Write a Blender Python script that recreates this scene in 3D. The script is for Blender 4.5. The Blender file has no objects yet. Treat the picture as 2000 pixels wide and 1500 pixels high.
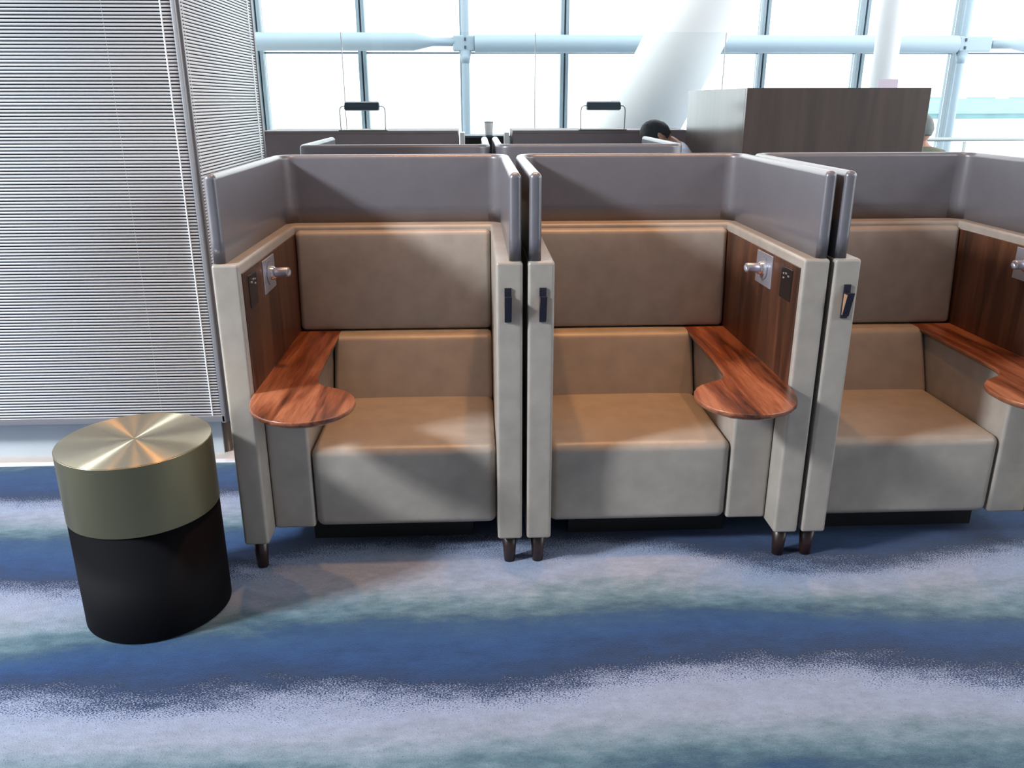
import bpy, bmesh, math, random
import numpy as np
from mathutils import Vector, Matrix
random.seed(7)
C = bpy.context.scene.collection
SC = bpy.context.scene
PI = math.pi

def lin(c):
    o = []
    for v in c[:3]:
        v = v / 255.0
        o.append(v / 12.92 if v <= 0.04045 else ((v + 0.055) / 1.055) ** 2.4)
    return (o[0], o[1], o[2], 1.0)

# ------------------------------------------------------------------ camera
cam = bpy.data.cameras.new('camera')
camo = bpy.data.objects.new('camera', cam); C.objects.link(camo)
F_PX, PITCH, YAW, ROLL = 1605.1, 0.3321, 0.0433, -0.0015
f = Vector((math.sin(YAW) * math.cos(PITCH), math.cos(YAW) * math.cos(PITCH), -math.sin(PITCH)))
rt = Vector((math.cos(YAW), -math.sin(YAW), 0)); up = rt.cross(f)
r2 = rt * math.cos(ROLL) + up * math.sin(ROLL); u2 = -rt * math.sin(ROLL) + up * math.cos(ROLL)
M = Matrix((r2, u2, -f)).transposed().to_4x4(); M.translation = Vector((0.8494, -2.6446, 1.6262))
camo.matrix_world = M
cam.sensor_width = 36.0; cam.lens = 36.0 * F_PX / 2000.0
cam.clip_end = 2000
SC.camera = camo

# ------------------------------------------------------------------ world and light
w = bpy.data.worlds.new('sky'); SC.world = w; w.use_nodes = True
bg = w.node_tree.nodes['Background']
bg.inputs[0].default_value = (0.93, 0.975, 1.0, 1); bg.inputs[1].default_value = 3.3
SC.view_settings.view_transform = 'Standard'; SC.view_settings.look = 'None'
SC.view_settings.gamma = 1.0; SC.view_settings.use_curve_mapping = False
SC.view_settings.exposure = 0.0

def area(name, loc, target, size, power, col):
    l = bpy.data.lights.new(name, 'AREA'); l.energy = power; l.size = size; l.color = col; l.shape = 'DISK'
    o = bpy.data.objects.new(name, l); C.objects.link(o); o.location = loc
    o.rotation_euler = (Vector(target) - Vector(loc)).to_track_quat('-Z', 'Y').to_euler()
    return o
area('window_daylight', (-4.4, -2.2, 4.2), (0.5, 0.6, 0.9), .9, 700, (0.86, 0.93, 1.0))  # area lamp for daylight from unseen windows at the left front
area('window_daylight', (6.2, -1.8, 4.1), (0.7, 0.6, 1.0), 2.6, 150, (0.88, 0.94, 1.0))  # fill lamp added at right to brighten the booth screens
CEIL = 4.45
HALL = 7.2
DOWN = [(0.50, .50, 200), (1.46, .62, 200), (2.42, 0.50, 150), (-1.65, -.35, 90), (-.45, -.05, 50)]
for i, (x, y, pw) in enumerate(DOWN):
    l = bpy.data.lights.new('downlight_beam', 'SPOT'); l.energy = pw; l.color = (1.0, 0.47, 0.16)
    l.spot_size = math.radians(60); l.spot_blend = 1.0; l.shadow_soft_size = 0.05
    o = bpy.data.objects.new('downlight_beam', l); C.objects.link(o); o.location = (x, y, CEIL - 0.03)

# ------------------------------------------------------------------ helpers
def link(name, me, mat=None, parent=None, smooth=True):
    o = bpy.data.objects.new(name, me); C.objects.link(o)
    if mat is not None and not me.materials: me.materials.append(mat)
    if smooth:
        for p in me.polygons: p.use_smooth = True
    if parent is not None: o.parent = parent
    return o
def from_bm(name, bm, mat=None, parent=None, smooth=True):
    me = bpy.data.meshes.new(name); bmesh.ops.recalc_face_normals(bm, faces=bm.faces[:]); bm.to_mesh(me); bm.free()
    return link(name, me, mat, parent, smooth)
def tag(o, label=None, cat=None, group=None, kind=None):
    if label: o['label'] = label
    if cat: o['category'] = cat
    if group: o['group'] = group
    if kind: o['kind'] = kind
    return o
def empty(name, loc=(0, 0, 0), rz=0):
    o = bpy.data.objects.new(name, None); C.objects.link(o); o.location = loc; o.rotation_euler = (0, 0, rz)
    o.empty_display_size = 0.1
    return o
def copy_tree(o, parent=None):
    c = o.copy(); C.objects.link(c); c.parent = parent
    for ch in list(o.children): copy_tree(ch, c)
    return c
def wn(o, ang=35):
    m = o.modifiers.new('n', 'WEIGHTED_NORMAL'); m.keep_sharp = True
    return o
def add_box(bm, a, b, bev=0.0, seg=2):
    r = bmesh.ops.create_cube(bm, size=1.0); vs = r['verts']
    for v in vs:
        v.co = Vector((a[0] + (v.co.x + .5) * (b[0] - a[0]), a[1] + (v.co.y + .5) * (b[1] - a[1]), a[2] + (v.co.z + .5) * (b[2] - a[2])))
    if bev > 0:
        es = list({e for v in vs for e in v.link_edges})
        bmesh.ops.bevel(bm, geom=es, offset=bev, segments=seg, affect='EDGES', profile=0.5)
def box(name, a, b, mat, parent=None, bev=0.0, seg=2):
    bm = bmesh.new(); add_box(bm, a, b, bev, seg)
    o = from_bm(name, bm, mat, parent, smooth=bev > 0)
    if bev > 0: wn(o)
    return o
def add_tube(bm, pts, rad, seg=10, cap=True):
    pts = [Vector(p) for p in pts]
    rads = rad if isinstance(rad, (list, tuple)) else [rad] * len(pts)
    rings = []; prev = None
    for i, p in enumerate(pts):
        t = (pts[min(i + 1, len(pts) - 1)] - pts[max(i - 1, 0)]).normalized()
        if prev is None:
            a = t.orthogonal().normalized()
        else:
            a = (prev - t * prev.dot(t)).normalized()
        prev = a; b = t.cross(a)
        rings.append([bm.verts.new(p + (a * math.cos(2 * PI * k / seg) + b * math.sin(2 * PI * k / seg)) * rads[i]) for k in range(seg)])
    for i in range(len(rings) - 1):
        for k in range(seg):
            bm.faces.new((rings[i][k], rings[i][(k + 1) % seg], rings[i + 1][(k + 1) % seg], rings[i + 1][k]))
    if cap:
        bm.faces.new(rings[0][::-1]); bm.faces.new(rings[-1])
def tube(name, pts, rad, mat, parent=None, seg=10):
    bm = bmesh.new(); add_tube(bm, pts, rad, seg)
    o = from_bm(name, bm, mat, parent, True)
    wn(o); return o
def pad(name, a, b, mat, parent=None, r=0.02, bulge=(0, 0, 0, 0, 0, 0), n=10, k=4, shear=None):
    """upholstered block: rounded box on a dense grid; bulge = outward crown of faces -x +x -y +y -z +z"""
    c = [(a[i] + b[i]) / 2 for i in range(3)]; h = [(b[i] - a[i]) / 2 for i in range(3)]
    def axis(i):
        e = [h[i] - r + r * math.tan(PI / 4 * j / k) for j in range(k + 1)]
        m = max(2, n)
        mid = [-(h[i] - r) + 2 * (h[i] - r) * j / m for j in range(1, m)]
        return [-x for x in reversed(e)] + mid + e
    A = [axis(i) for i in range(3)]
    bm = bmesh.new(); cache = {}
    def vert(p):
        key = tuple(round(x, 6) for x in p)
        if key in cache: return cache[key]
        q = [max(-(h[i] - r), min(h[i] - r, p[i])) for i in range(3)]
        d = Vector([p[i] - q[i] for i in range(3)])
        co = Vector(q) + (d.normalized() * r if d.length > 1e-9 else d)
        s = [co[i] / h[i] for i in range(3)]
        for i in range(3):
            j, l = (i + 1) % 3, (i + 2) % 3
            wgt = (1 - min(1, abs(s[j])) ** 3) * (1 - min(1, abs(s[l])) ** 3)
            if s[i] > 0.5: co[i] += bulge[2 * i + 1] * wgt * min(1, (s[i] - .5) * 4)
            if s[i] < -0.5: co[i] -= bulge[2 * i] * wgt * min(1, (-s[i] - .5) * 4)
        co = co + Vector(c)
        if shear: co = shear(co)
        v = bm.verts.new(co); cache[key] = v; return v
    for i in range(3):
        j, l = (i + 1) % 3, (i + 2) % 3
        for sg in (-1, 1):
            for u in range(len(A[j]) - 1):
                for v_ in range(len(A[l]) - 1):
                    q = []
                    for (du, dv) in ((0, 0), (1, 0), (1, 1), (0, 1)):
                        p = [0, 0, 0]; p[i] = sg * h[i]; p[j] = A[j][u + du]; p[l] = A[l][v_ + dv]
                        q.append(vert(p))
                    if len(set(q)) == 4: bm.faces.new(q if sg > 0 else q[::-1])
    return from_bm(name, bm, mat, parent, True)
def slab(name, outline, z0, z1, mat, parent=None, r=0.006, under=0.0):
    """horizontal board from an outline; r rounds the top edge, under chamfers the lower side inwards"""
    n = len(outline)
    cx = sum(p[0] for p in outline) / n; cy = sum(p[1] for p in outline) / n
    nor = []
    for i in range(n):
        p, q = outline[i - 1], outline[(i + 1) % n]
        d = Vector((q[0] - p[0], q[1] - p[1])).normalized(); nor.append(Vector((d.y, -d.x)))
    lay = [(z0, under), (z0 + (z1 - z0) * .45, 0.0), (z1 - r, 0.0), (z1 - r * .3, r * .3), (z1, r)]
    bm = bmesh.new(); rings = []
    for z, d in lay:
        rings.append([bm.verts.new((outline[i][0] - nor[i].x * d, outline[i][1] - nor[i].y * d, z)) for i in range(n)])
    for a, b in zip(rings, rings[1:]):
        for i in range(n): bm.faces.new((a[i], a[(i + 1) % n], b[(i + 1) % n], b[i]))
    bm.faces.new(rings[-1]); bm.faces.new(rings[0][::-1])
    o = from_bm(name, bm, mat, parent, True); wn(o); return o

# ------------------------------------------------------------------ materials
def mat(name):
    m = bpy.data.materials.new(name); m.use_nodes = True
    nt = m.node_tree; b = nt.nodes['Principled BSDF']
    return m, nt, b, nt.nodes.new, nt.links.new
def plain(name, col, rough=0.5, metal=0.0, spec=0.5, bump=0.0, bscale=200, vary=0.0, vscale=8):
    m, nt, b, N, L = mat(name)
    b.inputs['Base Color'].default_value = lin(col); b.inputs['Roughness'].default_value = rough
    b.inputs['Metallic'].default_value = metal; b.inputs['Specular IOR Level'].default_value = spec
    tc = N('ShaderNodeTexCoord')
    if vary:
        n = N('ShaderNodeTexNoise'); n.inputs['Scale'].default_value = vscale; n.inputs['Detail'].default_value = 6
        L(tc.outputs['Object'], n.inputs['Vector'])
        r = N('ShaderNodeMapRange'); r.inputs[3].default_value = 1 - vary; r.inputs[4].default_value = 1 + vary
        r.inputs[1].default_value = .3; r.inputs[2].default_value = .7
        L(n.outputs[0], r.inputs[0])
        mx = N('ShaderNodeVectorMath'); mx.operation = 'SCALE'; mx.inputs[0].default_value = lin(col)[:3]
        L(r.outputs[0], mx.inputs['Scale']); L(mx.outputs[0], b.inputs['Base Color'])
    if bump:
        n = N('ShaderNodeTexNoise'); n.inputs['Scale'].default_value = bscale; n.inputs['Detail'].default_value = 3
        L(tc.outputs['Object'], n.inputs['Vector'])
        bp = N('ShaderNodeBump'); bp.inputs['Strength'].default_value = bump; bp.inputs['Distance'].default_value = 0.002
        L(n.outputs[0], bp.inputs['Height']); L(bp.outputs[0], b.inputs['Normal'])
    return m
def wood(name, c1, c2, c3, scale=1.0, rough=0.35, axis='Y', coat=0.0):
    m, nt, b, N, L = mat(name)
    tc = N('ShaderNodeTexCoord'); mp = N('ShaderNodeMapping')
    s = {'Y': (14, 1.1, 14), 'Z': (14, 14, 1.1), 'X': (1.1, 14, 14)}[axis]
    mp.inputs['Scale'].default_value = tuple(v * scale for v in s)
    L(tc.outputs['Object'], mp.inputs['Vector'])
    n1 = N('ShaderNodeTexNoise'); n1.inputs['Scale'].default_value = 1.0; n1.inputs['Detail'].default_value = 5; n1.inputs['Distortion'].default_value = 0.7
    n2 = N('ShaderNodeTexNoise'); n2.inputs['Scale'].default_value = 7.0; n2.inputs['Detail'].default_value = 8; n2.inputs['Roughness'].default_value = .7
    L(mp.outputs[0], n1.inputs['Vector']); L(mp.outputs[0], n2.inputs['Vector'])
    ad = N('ShaderNodeMath'); ad.operation = 'MULTIPLY_ADD'; ad.inputs[1].default_value = 0.35
    L(n2.outputs[0], ad.inputs[0]); L(n1.outputs[0], ad.inputs[2])
    cr = N('ShaderNodeValToRGB'); e = cr.color_ramp.elements
    e[0].position = .50; e[0].color = lin(c1); e[1].position = .84; e[1].color = lin(c3)
    k = e.new(.66); k.color = lin(c2)
    L(ad.outputs[0], cr.inputs[0]); L(cr.outputs[0], b.inputs['Base Color'])
    b.inputs['Roughness'].default_value = rough; b.inputs['Coat Weight'].default_value = coat; b.inputs['Coat Roughness'].default_value = .15
    return m

LEATHER = plain('beige_leather', (160, 151, 141), 0.38, spec=.55, bump=.25, bscale=420, vary=.09, vscale=13)
LEATHER.node_tree.nodes['Principled BSDF'].inputs['Coat Weight'].default_value = .12
LEATHER.node_tree.nodes['Principled BSDF'].inputs['Coat Roughness'].default_value = .28
GREYL = plain('grey_leather', (104, 101, 106), 0.30, spec=.75, bump=.2, bscale=420, vary=.05, vscale=13)
GREYL.node_tree.nodes['Principled BSDF'].inputs['Coat Weight'].default_value = .3
GREYL.node_tree.nodes['Principled BSDF'].inputs['Coat Roughness'].default_value = .25
WALNUT = wood('walnut_veneer', (50, 30, 22), (76, 46, 31), (98, 62, 42), 1.0, .38, 'Z')
TABLEW = wood('varnished_walnut', (58, 30, 19), (122, 67, 42), (170, 108, 76), 1.3, .3, 'Y', .2)
LEGW = plain('dark_stained_wood', (44, 27, 24), .35)
BLACK = plain('black_plinth_paint', (14, 14, 16), .6)
BLKP = plain('black_glossy_plastic', (26, 22, 22), .2)
SILVER = plain('satin_silver', (190, 190, 200), .35, metal=.7)
CHROME = plain('bright_metal', (225, 225, 228), .2, metal=.9)
HOOKD = plain('dark_bronze', (42, 42, 54), .4, metal=.4)
HOOKB = plain('bronze_edge', (205, 160, 125), .4, metal=.5)
SLATM = plain('slat_aluminium', (248, 250, 252), .45)
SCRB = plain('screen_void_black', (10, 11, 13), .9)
POSTM = plain('post_grey_metal', (150, 148, 150), .4, metal=.5)
BASEP = plain('base_panel_metal', (196, 205, 210), .35, metal=.35, vary=.04, vscale=3)
BASEB = plain('brown_base_side', (112, 96, 84), .5)
STONE = plain('pale_stone', (190, 178, 170), .55, vary=.06, vscale=12)
STRIP = plain('floor_trim_metal', (235, 238, 242), .25, metal=.3)
STEEL = plain('painted_steel', (158, 178, 190), .45)
MULL = plain('mullion_aluminium', (128, 146, 156), .45)
MULD = plain('mullion_gasket', (60, 76, 88), .5)
COLM = plain('column_white_paint', (250, 252, 251), .6)
DWOOD = wood('dark_oak_veneer', (64, 53, 49), (70, 58, 53), (77, 64, 58), 1.0, .32, 'Z')
DWOOD.node_tree.nodes['Principled BSDF'].inputs['Coat Weight'].default_value = .6
DESKL = plain('desk_dark_panel', (138, 128, 131), .5, vary=.08, vscale=6)
SHADE = plain('lamp_dark_metal', (58, 72, 84), .4)
BRASSP = plain('lamp_brass_base', (172, 176, 160), .35, metal=.6)
WHITE = plain('white_ceramic', (232, 234, 234), .4)
RAILM = plain('handrail_metal', (160, 168, 166), .35, metal=.3)
CEILM = plain('ceiling_white', (150, 150, 152), .8)
def glass(name, tint, a):
    m, nt, b, N, L = mat(name)
    out = nt.nodes['Material Output']; tr = N('ShaderNodeBsdfTransparent'); tr.inputs[0].default_value = tint
    gl = N('ShaderNodeBsdfGlossy'); gl.inputs['Roughness'].default_value = .02
    mx = N('ShaderNodeMixShader'); fr = N('ShaderNodeFresnel'); fr.inputs[0].default_value = 1.45
    mu = N('ShaderNodeMath'); mu.operation = 'MULTIPLY'; mu.inputs[1].default_value = a
    L(fr.outputs[0], mu.inputs[0]); L(mu.outputs[0], mx.inputs[0]); L(tr.outputs[0], mx.inputs[1]); L(gl.outputs[0], mx.inputs[2])
    L(mx.outputs[0], out.inputs[0]); nt.nodes.remove(b); return m
GLASS = glass('clear_glass', (.97, .99, .99, 1), .7)
# radially brushed brass
def brass(name, radial):
    m, nt, b, N, L = mat(name)
    b.inputs['Metallic'].default_value = 1.0
    tc = N('ShaderNodeTexCoord')
    b.inputs['Base Color'].default_value = lin((226, 212, 182)) if radial else lin((136, 128, 100))  # top coloured lighter than the side to carry the window's reflection
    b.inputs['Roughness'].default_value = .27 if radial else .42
    if radial:
        b.inputs['Anisotropic'].default_value = 1.0
        t = N('ShaderNodeTangent'); t.direction_type = 'RADIAL'; t.axis = 'Z'; L(t.outputs[0], b.inputs['Tangent'])
        b.inputs['Anisotropic Rotation'].default_value = 0.25
    return m
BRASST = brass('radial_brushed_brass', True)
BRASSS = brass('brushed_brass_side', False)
STBLK = plain('black_leather_base', (5, 5, 9), .7, spec=.10, bump=.15, bscale=300)

# ------------------------------------------------------------------ carpet
CUR = {
'paleF':[(-0.41, -0.889), (-0.14, -0.901), (0.12, -0.886), (0.52, -0.886), (1.06, -0.883), (1.41, -0.865), (1.76, -0.868), (2.17, -0.905), (2.31, -0.917)],
'spF':[(-0.51, -0.705), (-0.14, -0.742), (0.2, -0.711), (0.57, -0.733), (0.86, -0.757), (1.08, -0.725), (1.28, -0.646), (1.55, -0.636), (1.78, -0.646), (2.08, -0.66), (2.43, -0.732)],
'E0':[(-0.57, -0.585), (-0.39, -0.582), (-0.11, -0.616), (0.1, -0.604), (0.25, -0.581), (0.56, -0.613), (0.94, -0.619), (1.13, -0.57), (1.3, -0.521), (1.59, -0.491), (1.82, -0.532), (2.11, -0.527), (2.28, -0.585), (2.5, -0.62)],
'teal0':[(-0.62, -0.484), (-0.27, -0.419), (0.12, -0.357), (0.53, -0.335), (0.95, -0.334), (1.38, -0.302), (1.73, -0.289), (2.06, -0.348), (2.63, -0.417)],
'pale0':[(-0.7, -0.333), (-0.43, -0.305), (0.01, -0.254), (0.26, -0.212), (0.51, -0.156), (0.95, -0.176), (1.41, -0.14), (1.76, -0.213), (2.19, -0.27), (2.65, -0.254), (2.75, -0.243)],
'sp1':[(-0.82, -0.11), (-0.54, -0.154), (-0.05, -0.049), (0.2, 0.078), (0.48, 0.139), (0.87, 0.114), (1.11, 0.047), (1.36, 0.136), (1.64, 0.048), (1.81, -0.057), (2.07, -0.103), (2.36, -0.093), (2.69, -0.026), (2.92, 0.026)],
'E1':[(-0.88, 0.006), (-0.59, -0.041), (-0.07, 0.044), (0.22, 0.249), (0.87, 0.239), (1.28, 0.228), (1.52, 0.176), (1.75, 0.069), (2.21, 0.003), (2.54, 0.052), (2.87, 0.106), (2.98, 0.121)]}
def cv(k, x):
    a = CUR[k]; return float(np.mean([np.interp(x + d, [p[0] for p in a], [p[1] for p in a]) for d in (-.12, -.06, 0, .06, .12)]))
def phase(x, y, cache={}):
    kx = round(x, 3)
    if kx not in cache:
        P, S, E, T, Q, S1, E1 = [cv(k, x) for k in ('paleF', 'spF', 'E0', 'teal0', 'pale0', 'sp1', 'E1')]
        ys = []; ph = []
        for n in range(-4, 0):
            for dy, p in ((-.50, .38), (-.36, .56)): pass
        base = P - .40
        for n in range(-6, 0):
            o = base + (n + 1) * .66
            ys += [o - .28, o - .12]; ph += [n + .56 - 1, n + .84 - 1]
            ys += [o]; ph += [n]
            ys += [o + .22]; ph += [n + .38]
        ys += [P, S, E, T, Q, S1, E1]; ph += [-.44, -.16, 0, .38, .56, .84, 1.0]
        for n in range(0, 16):
            o = E1 + n * .67
            ys += [o + .27, o + .386, o + .58, o + .67]; ph += [n + 1.38, n + 1.56, n + 1.84, n + 2.0]
        idx = np.argsort(ph); cache[kx] = (np.maximum.accumulate(np.array(ys)[idx]), np.array(ph)[idx])
    a, b = cache[kx]
    return float(np.interp(y, a, b))
def carpet():
    m, nt, b, N, L = mat('wave_pattern_carpet')
    at = N('ShaderNodeAttribute'); at.attribute_name = 'wave'
    tc = N('ShaderNodeTexCoord')
    def noise(scale, det, stretch=(1, 1, 1), rough=.5):
        mp = N('ShaderNodeMapping'); mp.inputs['Scale'].default_value = stretch; L(tc.outputs['Object'], mp.inputs[0])
        n = N('ShaderNodeTexNoise'); n.inputs['Scale'].default_value = scale; n.inputs['Detail'].default_value = det; n.inputs['Roughness'].default_value = rough
        L(mp.outputs[0], n.inputs['Vector']); return n.outputs[0]
    def math_(op, a, b_=None, c=None):
        n = N('ShaderNodeMath'); n.operation = op
        for i, v in enumerate((a, b_, c)):
            if v is None: continue
            if isinstance(v, (int, float)): n.inputs[i].default_value = v
            else: L(v, n.inputs[i])
        return n.outputs[0]
    nb = noise(3.0, 8, (.5, 1.6, 1), .62); nm = noise(16, 6, (.6, 1.3, 1), .65); nf = noise(230, 2, (.8, 1.2, 1))
    p = math_('ADD', at.outputs['Fac'], math_('MULTIPLY', math_('SUBTRACT', nb, .5), .36))
    p = math_('ADD', p, math_('MULTIPLY', math_('SUBTRACT', nm, .5), .22))
    fr = math_('FRACT', p)
    fr2 = math_('ADD', fr, math_('MULTIPLY', math_('SUBTRACT', nf, .5), .10))
    cr = N('ShaderNodeValToRGB'); els = cr.color_ramp.elements
    stops = [(0.0, (30, 50, 82)), (.10, (26, 54, 94)), (.24, (29, 64, 108)), (.36, (38, 70, 104)), (.41, (58, 84, 102)), (.49, (84, 110, 122)), (.56, (112, 130, 142)), (.66, (134, 143, 160)), (.86, (136, 148, 174)), (1.0, (126, 141, 172))]
    els[0].position, els[0].color = 0, lin(stops[0][1]); els[1].position, els[1].color = 1, lin(stops[-1][1])
    for q, c in stops[1:-1]:
        e = els.new(q); e.color = lin(c)
    L(fr2, cr.inputs[0])
    mr = N('ShaderNodeMapRange'); mr.inputs[1].default_value = .76; mr.inputs[2].default_value = 1.0; mr.inputs[3].default_value = .32; mr.inputs[4].default_value = .64
    L(fr, mr.inputs[0])
    nf2 = noise(300, 2, (.6, 1.2, 1), .6); nw = noise(620, 1, (.7, 1.2, 1)); ns = noise(38, 5, (.7, 1.2, 1), .7)
    mk = N('ShaderNodeMapRange'); mk.inputs[1].default_value = -.025; mk.inputs[2].default_value = .025; L(math_('SUBTRACT', mr.outputs[0], nf2), mk.inputs[0])
    mx = N('ShaderNodeMix'); mx.data_type = 'RGBA'; L(mk.outputs[0], mx.inputs[0]); L(cr.outputs[0], mx.inputs[6]); mx.inputs[7].default_value = lin((28, 44, 74))
    # mottling
    mo = N('ShaderNodeMapRange'); mo.inputs[1].default_value = .3; mo.inputs[2].default_value = .7; mo.inputs[3].default_value = .58; mo.inputs[4].default_value = 1.40
    L(math_('ADD', math_('ADD', math_('MULTIPLY', nm, .25), math_('MULTIPLY', ns, .25)), math_('ADD', math_('MULTIPLY', nw, .35), math_('MULTIPLY', nb, .15))), mo.inputs[0])
    sc = N('ShaderNodeVectorMath'); sc.operation = 'SCALE'; L(mx.outputs[2], sc.inputs[0]); L(mo.outputs[0], sc.inputs['Scale'])
    L(sc.outputs[0], b.inputs['Base Color'])
    b.inputs['Roughness'].default_value = .95; b.inputs['Specular IOR Level'].default_value = .1
    b.inputs['Sheen Weight'].default_value = .15
    bp = N('ShaderNodeBump'); bp.inputs['Strength'].default_value = .5; bp.inputs['Distance'].default_value = .004
    L(math_('ADD', nf, math_('MULTIPLY', nf2, .7)), bp.inputs['Height']); L(bp.outputs[0], b.inputs['Normal'])
    return m
def grid_floor(name, x0, x1, y0, y1, z, m, step):
    nx = max(1, round((x1 - x0) / step)); ny = max(1, round((y1 - y0) / step))
    vs = [(x0 + (x1 - x0) * i / nx, y0 + (y1 - y0) * j / ny, z) for j in range(ny + 1) for i in range(nx + 1)]
    fs = [(j * (nx + 1) + i, j * (nx + 1) + i + 1, (j + 1) * (nx + 1) + i + 1, (j + 1) * (nx + 1) + i) for j in range(ny) for i in range(nx)]
    me = bpy.data.meshes.new(name); me.from_pydata(vs, [], fs)
    at = me.attributes.new('wave', 'FLOAT', 'POINT')
    at.data.foreach_set('value', [phase(v[0], v[1]) for v in vs])
    return link(name, me, m, None, False)
CARP = carpet()
def thick(o, t):
    md = o.modifiers.new('s', 'SOLIDIFY'); md.thickness = t; md.offset = -1
tag(grid_floor('carpet', -0.30, 9.0, -4.5, 9.2, 0.0, CARP, .06), 'blue and lavender carpet with wavy bands covering the lounge floor', 'carpet', kind='structure')
tag(grid_floor('carpet', -7.0, -0.30, -4.5, 0.985, 0.0, CARP, .06), 'blue and lavender carpet with wavy bands up to the metal floor trim', 'carpet', kind='structure')
tag(box('floor', (-7, -4.5, -.25), (9.0, 9.2, -.012), STONE), kind='structure')
tag(box('trim_1', (-7, .985, -.012), (-0.30, 1.02, .006), STRIP, bev=.002), kind='structure')
tag(box('trim_2', (-7, 1.02, -.012), (-0.30, 1.35, .002), STONE), kind='structure')
tag(box('wall_back', (-7, -4.75, -.25), (9.0, -4.5, CEIL), plain('back_wall_paint', (112, 110, 110), .8)), kind='structure')  # unseen wall added to block light from behind the camera, darkening the booths
tag(box('ceiling', (-7, -4.5, CEIL), (9.0, 4.9, CEIL + .25), CEILM), kind='structure')

# ------------------------------------------------------------------ slatted screen column
PITCHZ = .0137
def slat_mesh(p, q, rad):
    bm = bmesh.new(); add_tube(bm, [p, q], rad, 8)
    me = bpy.data.meshes.new('slat'); bm.to_mesh(me); bm.free(); me.materials.append(SLATM)
    for f_ in me.polygons: f_.use_smooth = len(f_.vertices) == 4
    return me
NS = 298; Z0 = .245
front = empty('slatted_screen', (-1.9, 1.0, 0))
tag(front, 'wide front face of the screen of thin horizontal metal slats, left of the booths', 'screen')
sm = slat_mesh((-3.0, 0, 0), (1.545, 0, 0), .0047)
for i in range(NS):
    o = bpy.data.objects.new('slat', sm); C.objects.link(o); o.parent = front; o.location = (0, 0, Z0 + i * PITCHZ)
def fr_(n, a, b, m, bev=0.0, root=None):
    root = root or front; l = root.location
    return box(n, tuple(a[i] - l[i] for i in range(3)), tuple(b[i] - l[i] for i in range(3)), m, root, bev)
ZT = Z0 + NS * PITCHZ
fr_('bottom_rail', (-4.9, .99, .205), (-.336, 1.016, .238), POSTM, .003)
for x in (-4.2, -3.3, -2.4, -1.5, -.629): tube('wire', [(x + 1.9, .0085, .236), (x + 1.9, .0085, ZT)], .0011, SLATM, front, 6)
tube('vertical_rod', [(-.392 + 1.9, -.006, .238), (-.392 + 1.9, -.006, ZT)], .0032, SLATM, front, 8)
fr_('corner_post', (-.352, .990, .20), (-.332, 1.012, ZT), POSTM, .004)
side = empty('slatted_screen', (-.336, 1.6, 0))
tag(side, 'narrow side face of metal slat screen, receding behind the left booth', 'screen')
sm2 = slat_mesh((0, -.57, 0), (0, .60, 0), .0052)
for i in range(NS):
    o = bpy.data.objects.new('slat', sm2); C.objects.link(o); o.parent = side; o.location = (0, 0, Z0 + i * PITCHZ)
fr_('bottom_rail', (-.345, 1.03, .205), (-.325, 2.21, .238), POSTM, .003, side)
fr_('corner_post', (-.342, 1.014, .20), (-.322, 1.028, ZT), POSTM, .003, side)
fr_('end_post', (-.345, 2.20, .20), (-.325, 2.222, ZT), POSTM, .003, side)
for y in (1.07, 2.12): tube('wire', [(.0068, y - 1.6, .236), (.0068, y - 1.6, ZT)], .0013, SLATM, side, 6)
core = box('wall_left', (-4.9, 1.05, .20), (-.3475, 2.20, CEIL), SCRB); tag(core, kind='structure')  # black box added so the gaps between slats read as dark interior
bs = box('baseboard_left', (-4.9, 1.10, .002), (-.394, 2.1, .20), BASEP); tag(bs, kind='structure')
tag(box('baseboard_side', (-.394, 1.115, .002), (-.37, 2.1, .20), BASEB), kind='structure')

# ------------------------------------------------------------------ booth
D = 1.0; W = 1.0; ZW = 1.131; ZB = .114; T = .088
def arc(cx, cy, r, a0, a1, n):
    return [(cx + r * math.cos(math.radians(a0 + (a1 - a0) * i / n)), cy + r * math.sin(math.radians(a0 + (a1 - a0) * i / n))) for i in range(n + 1)]
def u_screen(name, parent, z0, z1, th, ins, m):
    ro, ri = .085, .055
    def outline(d):
        xo, yo = ins + d, D - d
        t = th - 2 * d; rr = max(.016 - d, .003)
        ys = .012 + d
        L_ = []
        ro_ = max(ro - d, .01); ri_ = ri + d
        xi = ins + th - d
        yi = D - th + d
        # outer, clockwise from front-left outer
        L_ += arc(xo + rr, ys + rr, rr, 270, 180, 4)
        L_ += arc(xo + ro_, yo - ro_, ro_, 180, 90, 8)
        L_ += arc(W - xo - ro_, yo - ro_, ro_, 90, 0, 8)
        L_ += arc(W - xo - rr, ys + rr, rr, 0, -90, 4)
        L_ += arc(W - xi + rr, ys + rr, rr, 270, 180, 4)
        L_ += arc(W - xi - ri_, yi - ri_, ri_, 0, 90, 8)
        L_ += arc(xi + ri_, yi - ri_, ri_, 90, 180, 8)
        L_ += arc(xi - rr, ys + rr, rr, 0, -90, 4)
        return L_
    r = .018
    lay = [(z0, 0.0)] + [(z0 + (z1 - r - z0) * k / 3, 0) for k in (1, 2, 3)] + [(z1 - r + r * math.sin(math.radians(a)), r * (1 - math.cos(math.radians(a)))) for a in (22, 45, 67, 85)]
    bm = bmesh.new(); rings = []
    for z, d in lay: rings.append([bm.verts.new((p[0], p[1], z)) for p in outline(d)])
    n = len(rings[0])
    for a, b in zip(rings, rings[1:]):
        for i in range(n): bm.faces.new((a[i], a[(i + 1) % n], b[(i + 1) % n], b[i]))
    bm.faces.new(rings[-1]); bm.faces.new(rings[0][::-1])
    for e in bm.edges: pass
    o = from_bm(name, bm, m, parent, True); wn(o); return o

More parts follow.
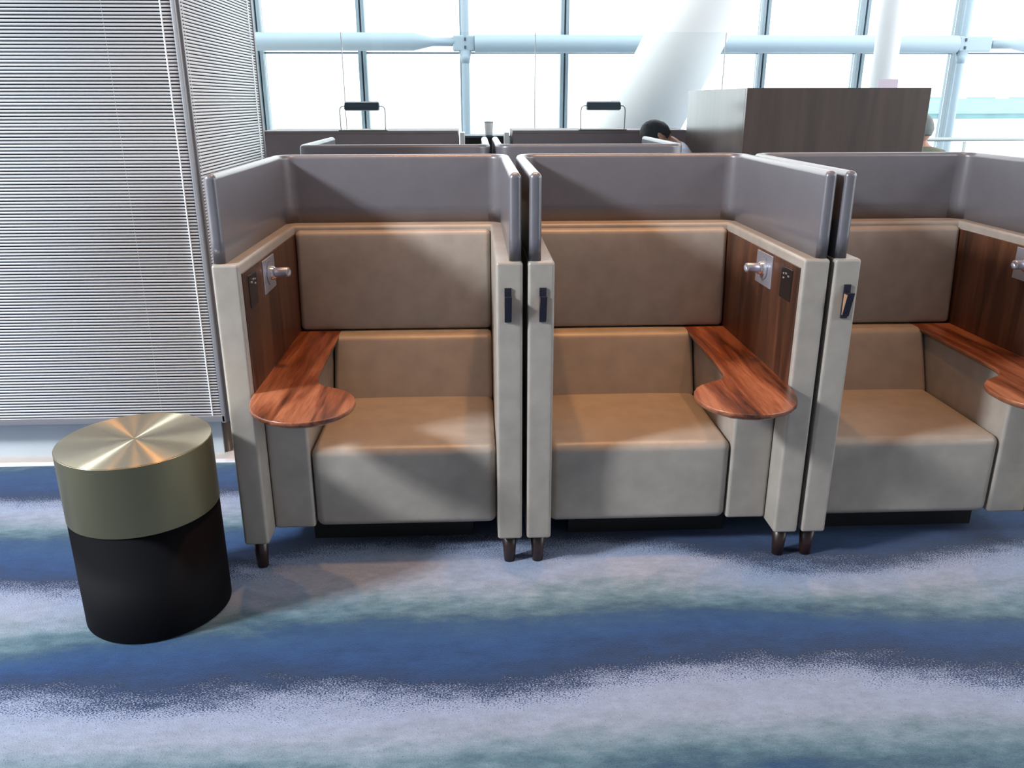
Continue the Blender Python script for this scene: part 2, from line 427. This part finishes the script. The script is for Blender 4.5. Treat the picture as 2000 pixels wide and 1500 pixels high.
TOUT = [(0.089, 0.805), (0.262, 0.805), (0.266, 0.60), (0.269, 0.40), (0.273, 0.22), (0.279, .155), (0.289, 0.118), (0.306, 0.090), (0.33, 0.072), (0.358, 0.055), (0.388, 0.034), (0.415, 0.002), (0.434, -0.036), (0.444, -0.08), (0.443, -0.128), (0.431, -0.172), (0.407, -0.212), (0.372, -0.243), (0.33, -0.262), (0.285, -0.270), (0.24, -0.262), (0.197, -0.243), (0.16, -0.213), (0.131, -0.177), (0.112, -0.135), (0.1, -0.09), (0.092, -0.045), (.089, 0), (.089, .3)]
def mx_(p, mir): return (W - p[0], p[1]) if mir else p
def make_booth(mir):
    R = empty('lounge_booth')
    def X(a, b): return (W - b, W - a) if mir else (a, b)
    def P(name, x, y, z, m, r=.012, bul=(0,) * 6, n=8, shear=None, parent=R):
        xx = X(*x); bb = list(bul)
        if mir: bb[0], bb[1] = bb[1], bb[0]
        return pad(name, (xx[0], y[0], z[0]), (xx[1], y[1], z[1]), m, parent, r, bb, n, shear=shear)
    def B(name, x, y, z, m, parent=R, bev=0.0):
        xx = X(*x); return box(name, (xx[0], y[0], z[0]), (xx[1], y[1], z[1]), m, parent, bev)
    # side panels (upholstered slabs), back frame
    P('side_panel', (0, T), (0, .93), (ZB, ZW), LEATHER, .011)
    P('side_panel', (W - T, W), (0, .93), (ZB, ZW), LEATHER, .011)
    P('back_frame', (.0, W), (.87, D), (ZB, ZW - .001), LEATHER, .014)
    u_screen('privacy_screen', R, ZW - .02, 1.412, .040, .004, GREYL)
    # walnut panel let into the table side
    B('wood_panel', (T - .006, T + .004), (.022, .855), (.60, 1.098), WALNUT, bev=.002)
    B('plinth', (.20, .82), (.245, .9), (0.0, .16), BLACK)
    P('seat_cushion', (.240, W - T - .001), (.10, .70), (.124, .440), LEATHER, .032, (0, 0, .004, 0, 0, .010), 12)
    P('armrest_box', (T + .001, .238), (.10, .82), (.125, .664), LEATHER, .012)
    def lean(co):
        t = (co.z - .43) / .25; co.y += .10 * max(0, min(1.2, t)); return co
    P('lower_back_cushion', (.244, W - T - .002), (.625, .80), (.42, .688), LEATHER, .022, (0, 0, .004, 0, 0, .002), 10, shear=lean)
    def lean2(co):
        t = (co.z - .69) / .41; co.y += .035 * max(0, min(1.2, t)); return co
    P('upper_back_cushion', (T + .005, W - T - .002), (.80, .875), (.692, 1.112), LEATHER, .022, (0, 0, .008, 0, 0, 0), 12, shear=lean2)
    ol = [mx_(p, mir) for p in TOUT]
    if not mir: ol = ol[::-1]
    slab('side_table', ol, .664, .690, TABLEW, R, .003, .020)
    # front legs and rear legs
    for (lx, ly) in ((T / 2, .052), (W - T / 2, .052), (T / 2, .93), (W - T / 2, .93)):
        tube('leg', [(lx, ly, ZB + .012), (lx, ly, .0)], [.029, .020], LEGW, R, 16)
    # reading lamp: plate, ball joint, barrel
    s = -1 if mir else 1; x0 = W - T - .004 if mir else T + .004
    pl = B('lamp_plate', (T + .003, T + .008), (.272, .440), (.970, 1.090), SILVER, bev=.0015)
    pl['label'] = 'square satin silver plate of the reading lamp'
    yc, zc = .352, 1.034
    bm = bmesh.new()
    add_tube(bm, [(x0 + s * .004, yc, zc), (x0 + s * .010, yc, zc)], [.043, .040], 24)
    o = from_bm('lamp_rim', bm, SILVER, pl); wn(o)
    bm = bmesh.new(); bmesh.ops.create_uvsphere(bm, u_segments=20, v_segments=12, radius=.026, matrix=Matrix.Translation((x0 + s * .012, yc, zc)))
    from_bm('ball_joint', bm, CHROME, pl)
    tube('lamp_head', [(x0 + s * .018, yc - .003, zc + .002), (x0 + s * .04, yc - .012, zc + .004), (x0 + s * .078, yc - .027, zc + .008), (x0 + s * .080, yc - .028, zc + .008), (x0 + s * .076, yc - .026, zc + .008)], [.018, .0175, .0175, .013, .010], SILVER, pl, 20)
    # socket plate
    sp = B('socket_plate', (T + .003, T + .007), (.078, .178), (.968, 1.078), BLKP, bev=.0015)
    sp['label'] = 'glossy black power socket plate'
    for (yy, zz) in ((.150, 1.055), (.128, 1.058), (.106, 1.052), (.150, 1.040)):
        B('socket_pin', (T + .006, T + .010), (yy - .005, yy + .005), (zz - .003, zz + .003), CHROME, sp, .001)  # small bright metal marks near the top of the plate
    # folding hook on the other side panel
    hx = W - T / 2 - .005; hx = W - hx if mir else hx
    h = box('coat_hook', (hx - .0115, -.006, .931), (hx + .0115, .004, 1.046), HOOKD, R, .001); h['label'] = 'dark folding coat hook'
    bm = bmesh.new()
    prof = [(-.005, .944), (-.005, 1.016), (-.030, 1.016), (-.035, 1.012), (-.016, .944)]
    va = [bm.verts.new((hx - .010, p[0], p[1])) for p in prof]; vb = [bm.verts.new((hx + .010, p[0], p[1])) for p in prof]
    bm.faces.new(va); bm.faces.new(vb[::-1])
    for i in range(5): bm.faces.new((va[i], vb[i], vb[(i + 1) % 5], va[(i + 1) % 5]))
    o = from_bm('hook_body', bm, HOOKB, h, False); o['label'] = 'bronze cheeked wedge of the hook'
    box('hook_flap', (hx - .0115, -.040, .940), (hx + .0115, -.036, 1.024), HOOKD, h, .001)
    box('hook_cap', (hx - .0113, -.037, 1.0162), (hx + .0113, -.0045, 1.0205), HOOKD, h, .001)
    for q in h.children:
        if q.name.startswith('hook_flap'):
            for v in q.data.vertices: v.co.y += (1.020 - v.co.z) * .30
    return R
b1 = make_booth(False)
tag(b1, 'beige leather booth nearest the slatted screen with wooden table on its left', 'booth', 'high sided lounge booths in the front row')
b2 = make_booth(True); b2.location = (1.017, 0, 0)
tag(b2, 'middle beige leather booth of the front row, wooden table on its right', 'booth', 'high sided lounge booths in the front row')
b3 = copy_tree(b2); b3.location = (2.034, 0, 0)
tag(b3, 'rightmost front booth, its wooden table cut off by the photo edge', 'booth', 'high sided lounge booths in the front row')
b4 = copy_tree(b1); b4.location = (.935, 2.78, 0); b4.rotation_euler = (0, 0, PI)
tag(b4, 'booth facing the windows directly behind the front booth nearest the screen', 'booth', 'lounge booths in the second row')
b5 = copy_tree(b2); b5.location = (1.955, 2.78, 0); b5.rotation_euler = (0, 0, PI)
tag(b5, 'booth facing the windows behind the middle front booth, below the bowed head', 'booth', 'lounge booths in the second row')

# ------------------------------------------------------------------ brass side table
cx, cy, r = -.248, -.176, .2325; HT, HM = .610, .377
st = empty('drum_table', (cx, cy, 0))
tag(st, 'round drum side table, brushed brass over a black lower half', 'side table')
def lathe(name, prof, m, parent, seg=96):
    bm = bmesh.new(); rings = []
    for (rr, z) in prof: rings.append([bm.verts.new((rr * math.cos(2 * PI * k / seg), rr * math.sin(2 * PI * k / seg), z)) for k in range(seg)])
    for a, b in zip(rings, rings[1:]):
        for k in range(seg): bm.faces.new((a[k], a[(k + 1) % seg], b[(k + 1) % seg], b[k]))
    bm.faces.new(rings[-1]); bm.faces.new(rings[0][::-1])
    o = from_bm(name, bm, m, parent, True); wn(o); return o
lathe('black_base', [(r - .008, 0), (r - .002, .004), (r - .002, HM)], STBLK, st)
lathe('brass_drum', [(r - .003, HM), (r, HM + .002), (r, HT - .004), (r - .001, HT - .001)], BRASSS, st)
# top disc with concentric rings of faces
bm = bmesh.new(); seg = 96; rings = []
for rr in (.004, .06, .12, .18, r - .003): rings.append([bm.verts.new((rr * math.cos(2 * PI * k / seg), rr * math.sin(2 * PI * k / seg), HT)) for k in range(seg)])
rings.append([bm.verts.new((r * math.cos(2 * PI * k / seg), r * math.sin(2 * PI * k / seg), HT - .003)) for k in range(seg)])
for a, b in zip(rings, rings[1:]):
    for k in range(seg): bm.faces.new((a[k], b[k], b[(k + 1) % seg], a[(k + 1) % seg]))
bm.faces.new(rings[0][::-1])
o = from_bm('brass_top', bm, BRASST, st, True); o['label'] = 'radially brushed brass top'; wn(o)

# ------------------------------------------------------------------ desks, lamps, cabinet behind
def desk(x0, x1, lab):
    d = empty('bar_desk', ((x0 + x1) / 2, 4.2, 0)); tag(d, lab, 'desk', 'high dark desks by the windows')
    cx = (x0 + x1) / 2; hw = (x1 - x0) / 2
    box('front_panel', (-hw, -.2, 0), (hw, -.165, 1.385), DESKL, d, .003)
    box('desk_top', (-hw, -.2, 1.385), (hw, .35, 1.408), DESKL, d, .003)
    box('end_panel', (-hw, -.16, 0), (-hw + .04, .34, 1.385), DESKL, d, .003)
    box('end_panel', (hw - .04, -.16, 0), (hw, .34, 1.385), DESKL, d, .003)
    return d
desk(-.78, .722, 'dark panelled high desk behind the second row, nearest the slatted screen')
desk(1.145, 2.505, 'dark panelled high desk behind the second row, carrying the right hand lamp')
lk = empty('service_counter', (.933, 4.35, 0)); tag(lk, 'black counter linking the two high desks, white cup on top', 'counter')
box('cabinet_body', (-.20, -.1, 0), (.20, .25, 1.345), BLKP, lk, .003)
box('counter_top', (-.20, -.11, 1.345), (.20, .26, 1.36), SHADE, lk, .002)
for x in (.755, 1.10):
    o = box('end_post', (x - .933 - .018, -.36, 0), (x - .933 + .018, -.12, 1.392), WHITE, lk, .003); o['label'] = 'pale end post'
cup = empty('tumbler', (.967, 4.30, 1.36)); tag(cup, 'white cup standing on the black counter between the desks', 'cup')
lathe('cup_body', [(.026, 0), (.030, .004), (.036, .098), (.034, .10)], WHITE, cup, 24)
lathe('cup_lid', [(.037, .098), (.037, .106), (.030, .112)], WHITE, cup, 24)
def desk_lamp(x):
    l = empty('desk_lamp', (x, 4.02, 1.408))
    box('lamp_base', (-.185, -.03, 0), (.185, .05, .008), BRASSP, l, .002)
    for s in (-1, 1):
        tube('lamp_arm', [(s * .170, 0, .006), (s * .172, 0, .10), (s * .172, 0, .145), (s * .168, 0, .165), (s * .155, 0, .178), (s * .120, 0, .180)], .0035, SHADE, l, 8)
    bm = bmesh.new(); prof = [(-.055, .152), (-.05, .172), (-.03, .205), (0, .214), (.03, .205), (.05, .172), (.055, .152), (0, .146)]
    va = [bm.verts.new((-.13, p[0], p[1])) for p in prof]; vb = [bm.verts.new((.13, p[0], p[1])) for p in prof]
    bm.faces.new(va); bm.faces.new(vb[::-1])
    for i in range(8): bm.faces.new((va[i], vb[i], vb[(i + 1) % 8], va[(i + 1) % 8]))
    bmesh.ops.recalc_face_normals(bm, faces=bm.faces[:])
    bmesh.ops.bevel(bm, geom=[e for e in bm.edges if abs(e.verts[0].co.x - e.verts[1].co.x) < 1e-5], offset=.006, segments=2, affect='EDGES')
    o = from_bm('lamp_shade', bm, SHADE, l, False); o['label'] = 'dark grey trough shaped shade'
    return l
la = desk_lamp(-.004); tag(la, 'dark desk lamp with twin wire arms nearest the slatted screen', 'lamp', 'desk lamps on the high desks')
lb = copy_tree(la); lb.location = (1.847, 4.02, 1.408); tag(lb, 'dark desk lamp with twin wire arms left of the bowed head', 'lamp', 'desk lamps on the high desks')
cb = empty('tall_cabinet', (3.0, 3.1, 0)); tag(cb, 'tall dark wood cabinet behind the gap between middle and right booths', 'cabinet')
box('front_panel', (-.55, -.70, 0), (.553, -.67, 1.694), DWOOD, cb, .002)
o = box('side_panel', (-.55, -.668, 0), (-.52, .695, 1.694), DWOOD, cb, .002)
box('side_panel', (.52, -.668, 0), (.553, .695, 1.694), DWOOD, cb, .002)
box('back_panel', (-.52, .66, 0), (.52, .69, 1.69), DWOOD, cb, .002)
box('cabinet_top', (-.519, -.669, 1.66), (.519, .659, 1.688), DWOOD, cb, .002)
sg = empty('card_holder', (3.455, 2.75, 1.688)); tag(sg, 'small pale pink card standing on top of the tall cabinet', 'card')
PINK = plain('pale_pink_card', (214, 200, 212), .5)
box('card', (-.062, -.003, .003), (.062, .003, .062), PINK, sg, .001)
box('card_foot', (-.062, -.02, 0), (.062, .02, .004), PINK, sg, .001)

# ------------------------------------------------------------------ curtain wall, beam, columns
YW = 9.7
xs = [-2.08 + 1.4 * i for i in range(-3, 9)]
for n_, (xa, xb) in enumerate(zip(xs, xs[1:])):
    wd = empty('window_%d' % (n_ + 1), ((xa + xb) / 2, YW, 0)); tag(wd, kind='structure')
    hw = .7
    box('mullion', (-hw - .055, -.10, 0), (-hw - .012, .08, HALL), MULL, wd, .004)
    box('mullion', (-hw + .012, -.10, 0), (-hw + .055, .08, HALL), MULL, wd, .004)
    box('gasket', (-hw - .012, -.06, 0), (-hw + .012, .06, HALL), MULD, wd)
    for (z0, z1) in ((.12, 2.243), (2.262, HALL - .02)):
        box('pane', (-hw + .056, -.004, z0), (hw - .056, .004, z1), GLASS, wd)
    box('transom', (-hw + .056, -.03, 2.243), (hw - .056, .03, 2.262), MULD, wd, .002)
    box('sill', (-hw - .055, -.12, 0), (hw - .056, .1, .12), MULL, wd, .004)
def beam(x0, x1, z, nl, nr, lab, rad=.115):
    R = empty('steel_beam', ((x0 + x1) / 2, 9.25, z)); tag(R, lab, 'beam', 'horizontal steel beams across the windows')
    h = (x1 - x0) / 2
    pts = []; rr = []
    if nl: pts += [(-h, 0, 0), (-h + .28, 0, 0), (-h + .55, 0, 0)]; rr += [.055, .055, rad]
    else: pts += [(-h, 0, 0)]; rr += [rad]
    if nr: pts += [(h - .55, 0, 0), (h - .28, 0, 0), (h, 0, 0)]; rr += [rad, .055, .055]
    else: pts += [(h, 0, 0)]; rr += [rad]
    tube('beam_tube', pts, rr, STEEL, R, 20)
    return R
beam(-6.2, .60, 2.37, False, True, 'pale blue steel beam on the left, tapering to a neck at the slender post')
beam(.87, 7.47, 2.345, False, False, 'pale blue steel beam spanning between the two slender posts')
beam(7.96, 9.4, 2.345, True, False, 'pale blue steel beam beyond the right hand slender post')
def post(x, lab, sd=1):
    p = empty('steel_post', (x, 9.25, 0)); tag(p, lab, 'post', 'slender steel posts before the windows')
    tube('post_tube', [(0, 0, 0), (0, 0, HALL)], .052, STEEL, p, 16)
    bm = bmesh.new(); add_box(bm, (-.165 if sd > 0 else -.08, -.05, 2.25), (.13 if sd > 0 else .38, .05, 2.45), .02)
    o = from_bm('node_fitting', bm, STEEL, p); wn(o)
    for s in (2.30, 2.40): box('bolt', (-.012, -.066, s - .02), (.012, -.05, s + .02), MULD, p, .003)
    tube('bracket', [(0, 0, 2.10), (0, 0, 2.26)], [.052, .085], STEEL, p, 16)
post(.745, 'slender pale blue steel post rising between the two desk lamps')
post(7.57, 'slender pale blue steel post at the far right of the windows', -1)
cl = empty('leaning_column', (2.75, 6.5, 0)); tag(cl, 'thick white round column leaning to the right behind the desks', 'column')
def atz(z): return 3.03 + (z - 2.195) * .49
tube('column_shaft', [(atz(0) - 2.75, 0, 0), (atz(2.2) - 2.75, 0, 2.2), (atz(HALL) - 2.75, 0, HALL)], .40, COLM, cl, 64)
cl2 = empty('white_column', (5.2, 6.5, 0)); tag(cl2, 'slim white column rising behind the tall cabinet', 'column')
tube('column_shaft', [(0, 0, 0), (0, 0, HALL)], .125, COLM, cl2, 32)
gp = empty('glass_screen', (1.2, 5.0, 0)); tag(gp, 'clear glass screen of butted panels behind the desks', 'glass screen')
for i in range(-1, 2):
    x = -.27 - 1.2 + i * 1.66
    box('glass_panel', (x, -.005, .08), (x + 1.652, .005, 2.18), GLASS, gp, .001)
    o = box('joint', (x + 1.6525, -.007, .08), (x + 1.6595, .007, 2.18), WHITE, gp)
box('foot_channel', (-3.2, -.02, 0), (2.0, .02, .08), POSTM, gp)
hr = empty('handrail', (7.4, 8.5, 0)); tag(hr, 'grey handrail on glass in front of the windows at right', 'rail')
tube('rail', [(-3.2, 0, 1.125), (1.55, 0, 1.133)], .026, RAILM, hr, 12)
for i in range(3): box('glass_panel', (-3.1 + i * 1.55, -.006, .05), (-3.1 + i * 1.55 + 1.5, .006, 1.10), GLASS, hr)
for i in range(4): box('rail_post', (-3.13 + i * 1.55, -.015, 0), (-3.10 + i * 1.55, .015, 1.10), RAILM, hr)

# ------------------------------------------------------------------ downlights
for i, (x, y, pw) in enumerate(DOWN):
    d = empty('downlight', (x, y, CEIL)); tag(d, 'small recessed ceiling downlight ' + ('over the seat of the front booth nearest the screen', 'over the middle front booth', 'over the rightmost front booth', 'at far left before the slatted screen', 'over the brass drum table')[i], 'ceiling light', 'recessed ceiling downlights')
    bm = bmesh.new()
    seg = 24
    ra = [bm.verts.new((.085 * math.cos(2 * PI * k / seg), .085 * math.sin(2 * PI * k / seg), -.006)) for k in range(seg)]
    rb = [bm.verts.new((.062 * math.cos(2 * PI * k / seg), .062 * math.sin(2 * PI * k / seg), -.010)) for k in range(seg)]
    rc = [bm.verts.new((.085 * math.cos(2 * PI * k / seg), .085 * math.sin(2 * PI * k / seg), 0)) for k in range(seg)]
    for k in range(seg):
        j = (k + 1) % seg; bm.faces.new((ra[k], ra[j], rb[j], rb[k])); bm.faces.new((rc[k], rc[j], ra[j], ra[k]))
    from_bm('trim_ring', bm, WHITE, d)

# ------------------------------------------------------------------ outdoors
APR = plain('apron_concrete', (238, 240, 240), .9)
g = box('ground', (-700, 10.5, -4.3), (900, 900, -4.0), APR); tag(g, kind='structure')
tb = empty('terminal_building', (220, 262, -4)); tag(tb, 'long pale teal building far across the apron at right', 'building')
TEAL = plain('teal_cladding', (128, 176, 184), .6, vary=.10, vscale=.08); TEALD = plain('teal_base_cladding', (104, 146, 152), .6, vary=.2, vscale=.15)
box('upper_storey', (-92, 0, 1.6), (150, 30, 6.0), TEAL, tb)
box('ground_storey', (-92, 1, 0), (150, 30, 1.6), TEALD, tb)
for i in range(12): box('roof_unit', (-88 + i * 14.0, 4, 6.0), (-82 + i * 14.0, 10, 6.5), TEAL, tb)

# ------------------------------------------------------------------ people
SKIN = plain('skin', (206, 156, 134), .5)
def skinmesh(nodes, edges, levels=1):
    me = bpy.data.meshes.new('body'); me.from_pydata([n[0] for n in nodes], edges, [])
    o = bpy.data.objects.new('tmp', me); C.objects.link(o)
    md = o.modifiers.new('skin', 'SKIN'); md.use_smooth_shade = True
    for i, n in enumerate(nodes):
        sv = me.skin_vertices[0].data[i]; sv.radius = (n[1], n[2] if len(n) > 2 else n[1]); sv.use_root = (i == 0)
    s = o.modifiers.new('sub', 'SUBSURF'); s.levels = levels; s.render_levels = levels
    dg = bpy.context.evaluated_depsgraph_get(); dg.update()
    res = bpy.data.meshes.new_from_object(o.evaluated_get(dg)); bpy.data.objects.remove(o)
    return res
def head_bm(bm, Mx, hair=False):
    """head in its own frame: face looks along -y, z up, origin at head centre"""
    nb = bmesh.new(); bmesh.ops.create_uvsphere(nb, u_segments=36, v_segments=28, radius=1.0)
    for v in nb.verts:
        x, y, z = v.co
        px, py, pz = x * .077, y * .096, z * .118
        if z < 0: px *= 1 - .32 * (-z) ** 1.3; py = py * (1 - .12 * -z) - .012 * (-z)
        if y < 0 and not hair:
            nose = math.exp(-(x / .16) ** 2 - ((z + .08) / .2) ** 2); py -= .022 * nose
            brow = math.exp(-((z - .16) / .1) ** 2) * math.exp(-(x / .6) ** 2); py -= .004 * brow
            for s in (-1, 1): py += .010 * math.exp(-((x - s * .36) / .15) ** 2 - ((z - .03) / .09) ** 2)
            py -= .005 * math.exp(-(x / .3) ** 2 - ((z + .42) / .06) ** 2)
            py -= .006 * math.exp(-(x / .35) ** 2 - ((z + .8) / .15) ** 2)
        if hair:
            k = 1.075 + .02 * math.sin(x * 23 + z * 17) * math.cos(y * 19); px *= k; py *= k; pz *= k + .02
        v.co = (px, py, pz)
    if hair:
        dead = [v for v in nb.verts if (v.co.y < -.055 and v.co.z < .055) or (v.co.z < -.02 and v.co.y < .02) or v.co.z < -.065]
        bmesh.ops.delete(nb, geom=dead, context='VERTS')
    else:
        for s in (-1, 1):
            r_ = bmesh.ops.create_uvsphere(nb, u_segments=12, v_segments=8, radius=1.0)
            for v in r_['verts']: v.co = Vector((s * .078 + v.co.x * .010, .008 + v.co.y * .018 + v.co.z * .004, -.005 + v.co.z * .031))
    nb.transform(Mx); me = bpy.data.meshes.new('h'); nb.to_mesh(me); nb.free(); bm.from_mesh(me); bpy.data.meshes.remove(me)
def hand(nodes, edges, wi, p, d, u):
    """palm and five fingers branching from wrist node wi"""
    d = Vector(d).normalized(); u = Vector(u).normalized(); s = d.cross(u)
    P0 = Vector(p); nodes.append((tuple(P0 + d * .05), .026, .013)); pi = len(nodes) - 1; edges.append((wi, pi))
    for k, ln in enumerate((.068, .076, .070, .055)):
        a = P0 + d * .09 + s * (.028 - .019 * k)
        nodes.append((tuple(a), .0085)); i0 = len(nodes) - 1; edges.append((pi, i0))
        nodes.append((tuple(a + d * ln * .5 - u * .008), .0078)); edges.append((i0, i0 + 1))
        nodes.append((tuple(a + d * ln * .85 - u * .026), .0066)); edges.append((i0 + 1, i0 + 2))
    a = P0 + d * .035 + s * .034 - u * .006
    nodes.append((tuple(a), .010)); i0 = len(nodes) - 1; edges.append((pi, i0)); nodes.append((tuple(a + d * .035 + s * .02 - u * .012), .008)); edges.append((i0, i0 + 1))
def person(loc, rz, hip, chest, neck, headc, tilt, hairc, shirtc, trouc, lab, roll=0.0):
    """seated figure in its own frame, facing -y"""
    R = empty('person', loc, rz); tag(R, lab, 'person')
    HIP, CH, NK = Vector(hip), Vector(chest), Vector(neck)
    def torso_nodes(g):
        n = [(tuple(HIP), .150 * g, .105 * g), (tuple((HIP + CH) / 2), .135 * g, .098 * g), (tuple(CH), .150 * g, .100 * g)]
        return n, [(0, 1), (1, 2)]
    el, wr = {}, {}
    for s in (-1, 1):
        el[s] = CH + Vector((s * .24, -.10, -.24)); wr[s] = Vector((s * .12, HIP.y - .30, HIP.z + .135))
    # body
    n, e = torso_nodes(.93)
    n.append((tuple(NK), .052)); e.append((2, 3)); n.append((tuple((NK + Vector(headc)) / 2), .05)); e.append((3, 4))
    for s in (-1, 1):
        b = len(n); n += [(tuple(CH + Vector((s * .165, 0, .015))), .055), (tuple(el[s]), .038), (tuple(wr[s]), .025)]; e += [(2, b), (b, b + 1), (b + 1, b + 2)]
        hand(n, e, b + 2, wr[s], (0 - s * .1, -1, -.1), (0, 0, 1))
        b = len(n); n += [(tuple(HIP + Vector((s * .10, -.05, -.03))), .082), (tuple(HIP + Vector((s * .13, -.42, -.02))), .055), (tuple(HIP + Vector((s * .13, -.36, -.42))), .036), (tuple(HIP + Vector((s * .13, -.38, -.46))), .036, .03), (tuple(HIP + Vector((s * .14, -.52, -.475))), .034, .024)]
        e += [(0, b), (b, b + 1), (b + 1, b + 2), (b + 2, b + 3), (b + 3, b + 4)]
    me = skinmesh(n, e, 1); bm = bmesh.new(); bm.from_mesh(me)
    Mh = Matrix.Translation(headc) @ Matrix.Rotation(roll, 4, 'Y') @ Matrix.Rotation(tilt, 4, 'X')
    head_bm(bm, Mh)
    from_bm('body', bm, SKIN, R)
    bm = bmesh.new(); head_bm(bm, Mh, True)
    o = from_bm('hair', bm, plain('hair', hairc, .6, bump=.4, bscale=150), R); md = o.modifiers.new('s', 'SOLIDIFY'); md.thickness = .008; md.offset = -1
    n, e = torso_nodes(1.0); n.append((tuple(NK), .064)); e.append((2, 3))
    for s in (-1, 1):
        b = len(n); n += [(tuple(CH + Vector((s * .168, 0, .015))), .064), (tuple(el[s]), .050), (tuple(wr[s] * .88 + el[s] * .12), .038)]; e += [(2, b), (b, b + 1), (b + 1, b + 2)]
    link('shirt', skinmesh(n, e, 2), plain('shirt_cloth', shirtc, .8), R)
    n = [(tuple(HIP + Vector((0, 0, -.02))), .158, .118)]; e = []
    for s in (-1, 1):
        b = len(n); n += [(tuple(HIP + Vector((s * .10, -.05, -.03))), .093), (tuple(HIP + Vector((s * .13, -.42, -.02))), .068), (tuple(HIP + Vector((s * .13, -.36, -.40))), .052)]; e += [(0, b), (b, b + 1), (b + 1, b + 2)]
    link('trousers', skinmesh(n, e, 1), plain('trouser_cloth', trouc, .85), R)
    for s in (-1, 1):
        bm = bmesh.new(); add_tube(bm, [(s * .13, HIP.y - .33, HIP.z - .468), (s * .135, HIP.y - .42, HIP.z - .470), (s * .14, HIP.y - .55, HIP.z - .478), (s * .14, HIP.y - .60, HIP.z - .482)], [.040, .046, .040, .022], 12)
        for v in bm.verts: v.co.z = max(v.co.z, HIP.z - .505)
        from_bm('shoe', bm, BLKP, R)
    return R
def bar_stool(loc, lab, sh, foot):
    s = empty('bar_stool', loc); tag(s, lab, 'stool', 'bar stools at the high desks')
    lathe('seat', [(.15, sh - .05), (.165, sh - .04), (.165, sh - .01), (.15, sh)], LEATHER, s, 32)
    tube('stem', [(0, 0, .02), (0, 0, sh - .05)], .022, POSTM, s, 16)
    lathe('foot_plate', [(.16, 0), (.16, .008), (.05, .02)], POSTM, s, 32)
    bm = bmesh.new(); add_tube(bm, [(foot[0] + .14 * math.cos(a), foot[1] + .14 * math.sin(a), foot[2]) for a in [2 * PI * k / 24 for k in range(25)]], .009, 8)
    from_bm('foot_ring', bm, POSTM, s)
    return s
# reader with bowed head (faces left in the photo)
p1 = person((2.285, 3.28, 0), -PI / 2, (0, 0, .87), (0, -.005, 1.262), (0, -.06, 1.345), (0, -.165, 1.388), .95, (48, 52, 56), (204, 206, 222), (50, 52, 62), 'person in a pale shirt with short black hair, head bowed low beside the cabinet')
bar_stool((2.262, 3.28, 0), 'bar stool under the person with the bowed head', .725, (-.02, 0, .33))
p2 = person((4.71, 4.55, .06), PI, (0, 0, .76), (0, -.02, 1.10), (0, -.035, 1.19), (0, -.05, 1.325), .1, (120, 128, 124), (124, 126, 108), (60, 60, 60), 'person with grey hair and olive top mostly hidden behind the tall cabinet')
bar_stool((4.71, 4.53, 0), 'bar stool under the grey haired person', .665, (0, .02, .28))
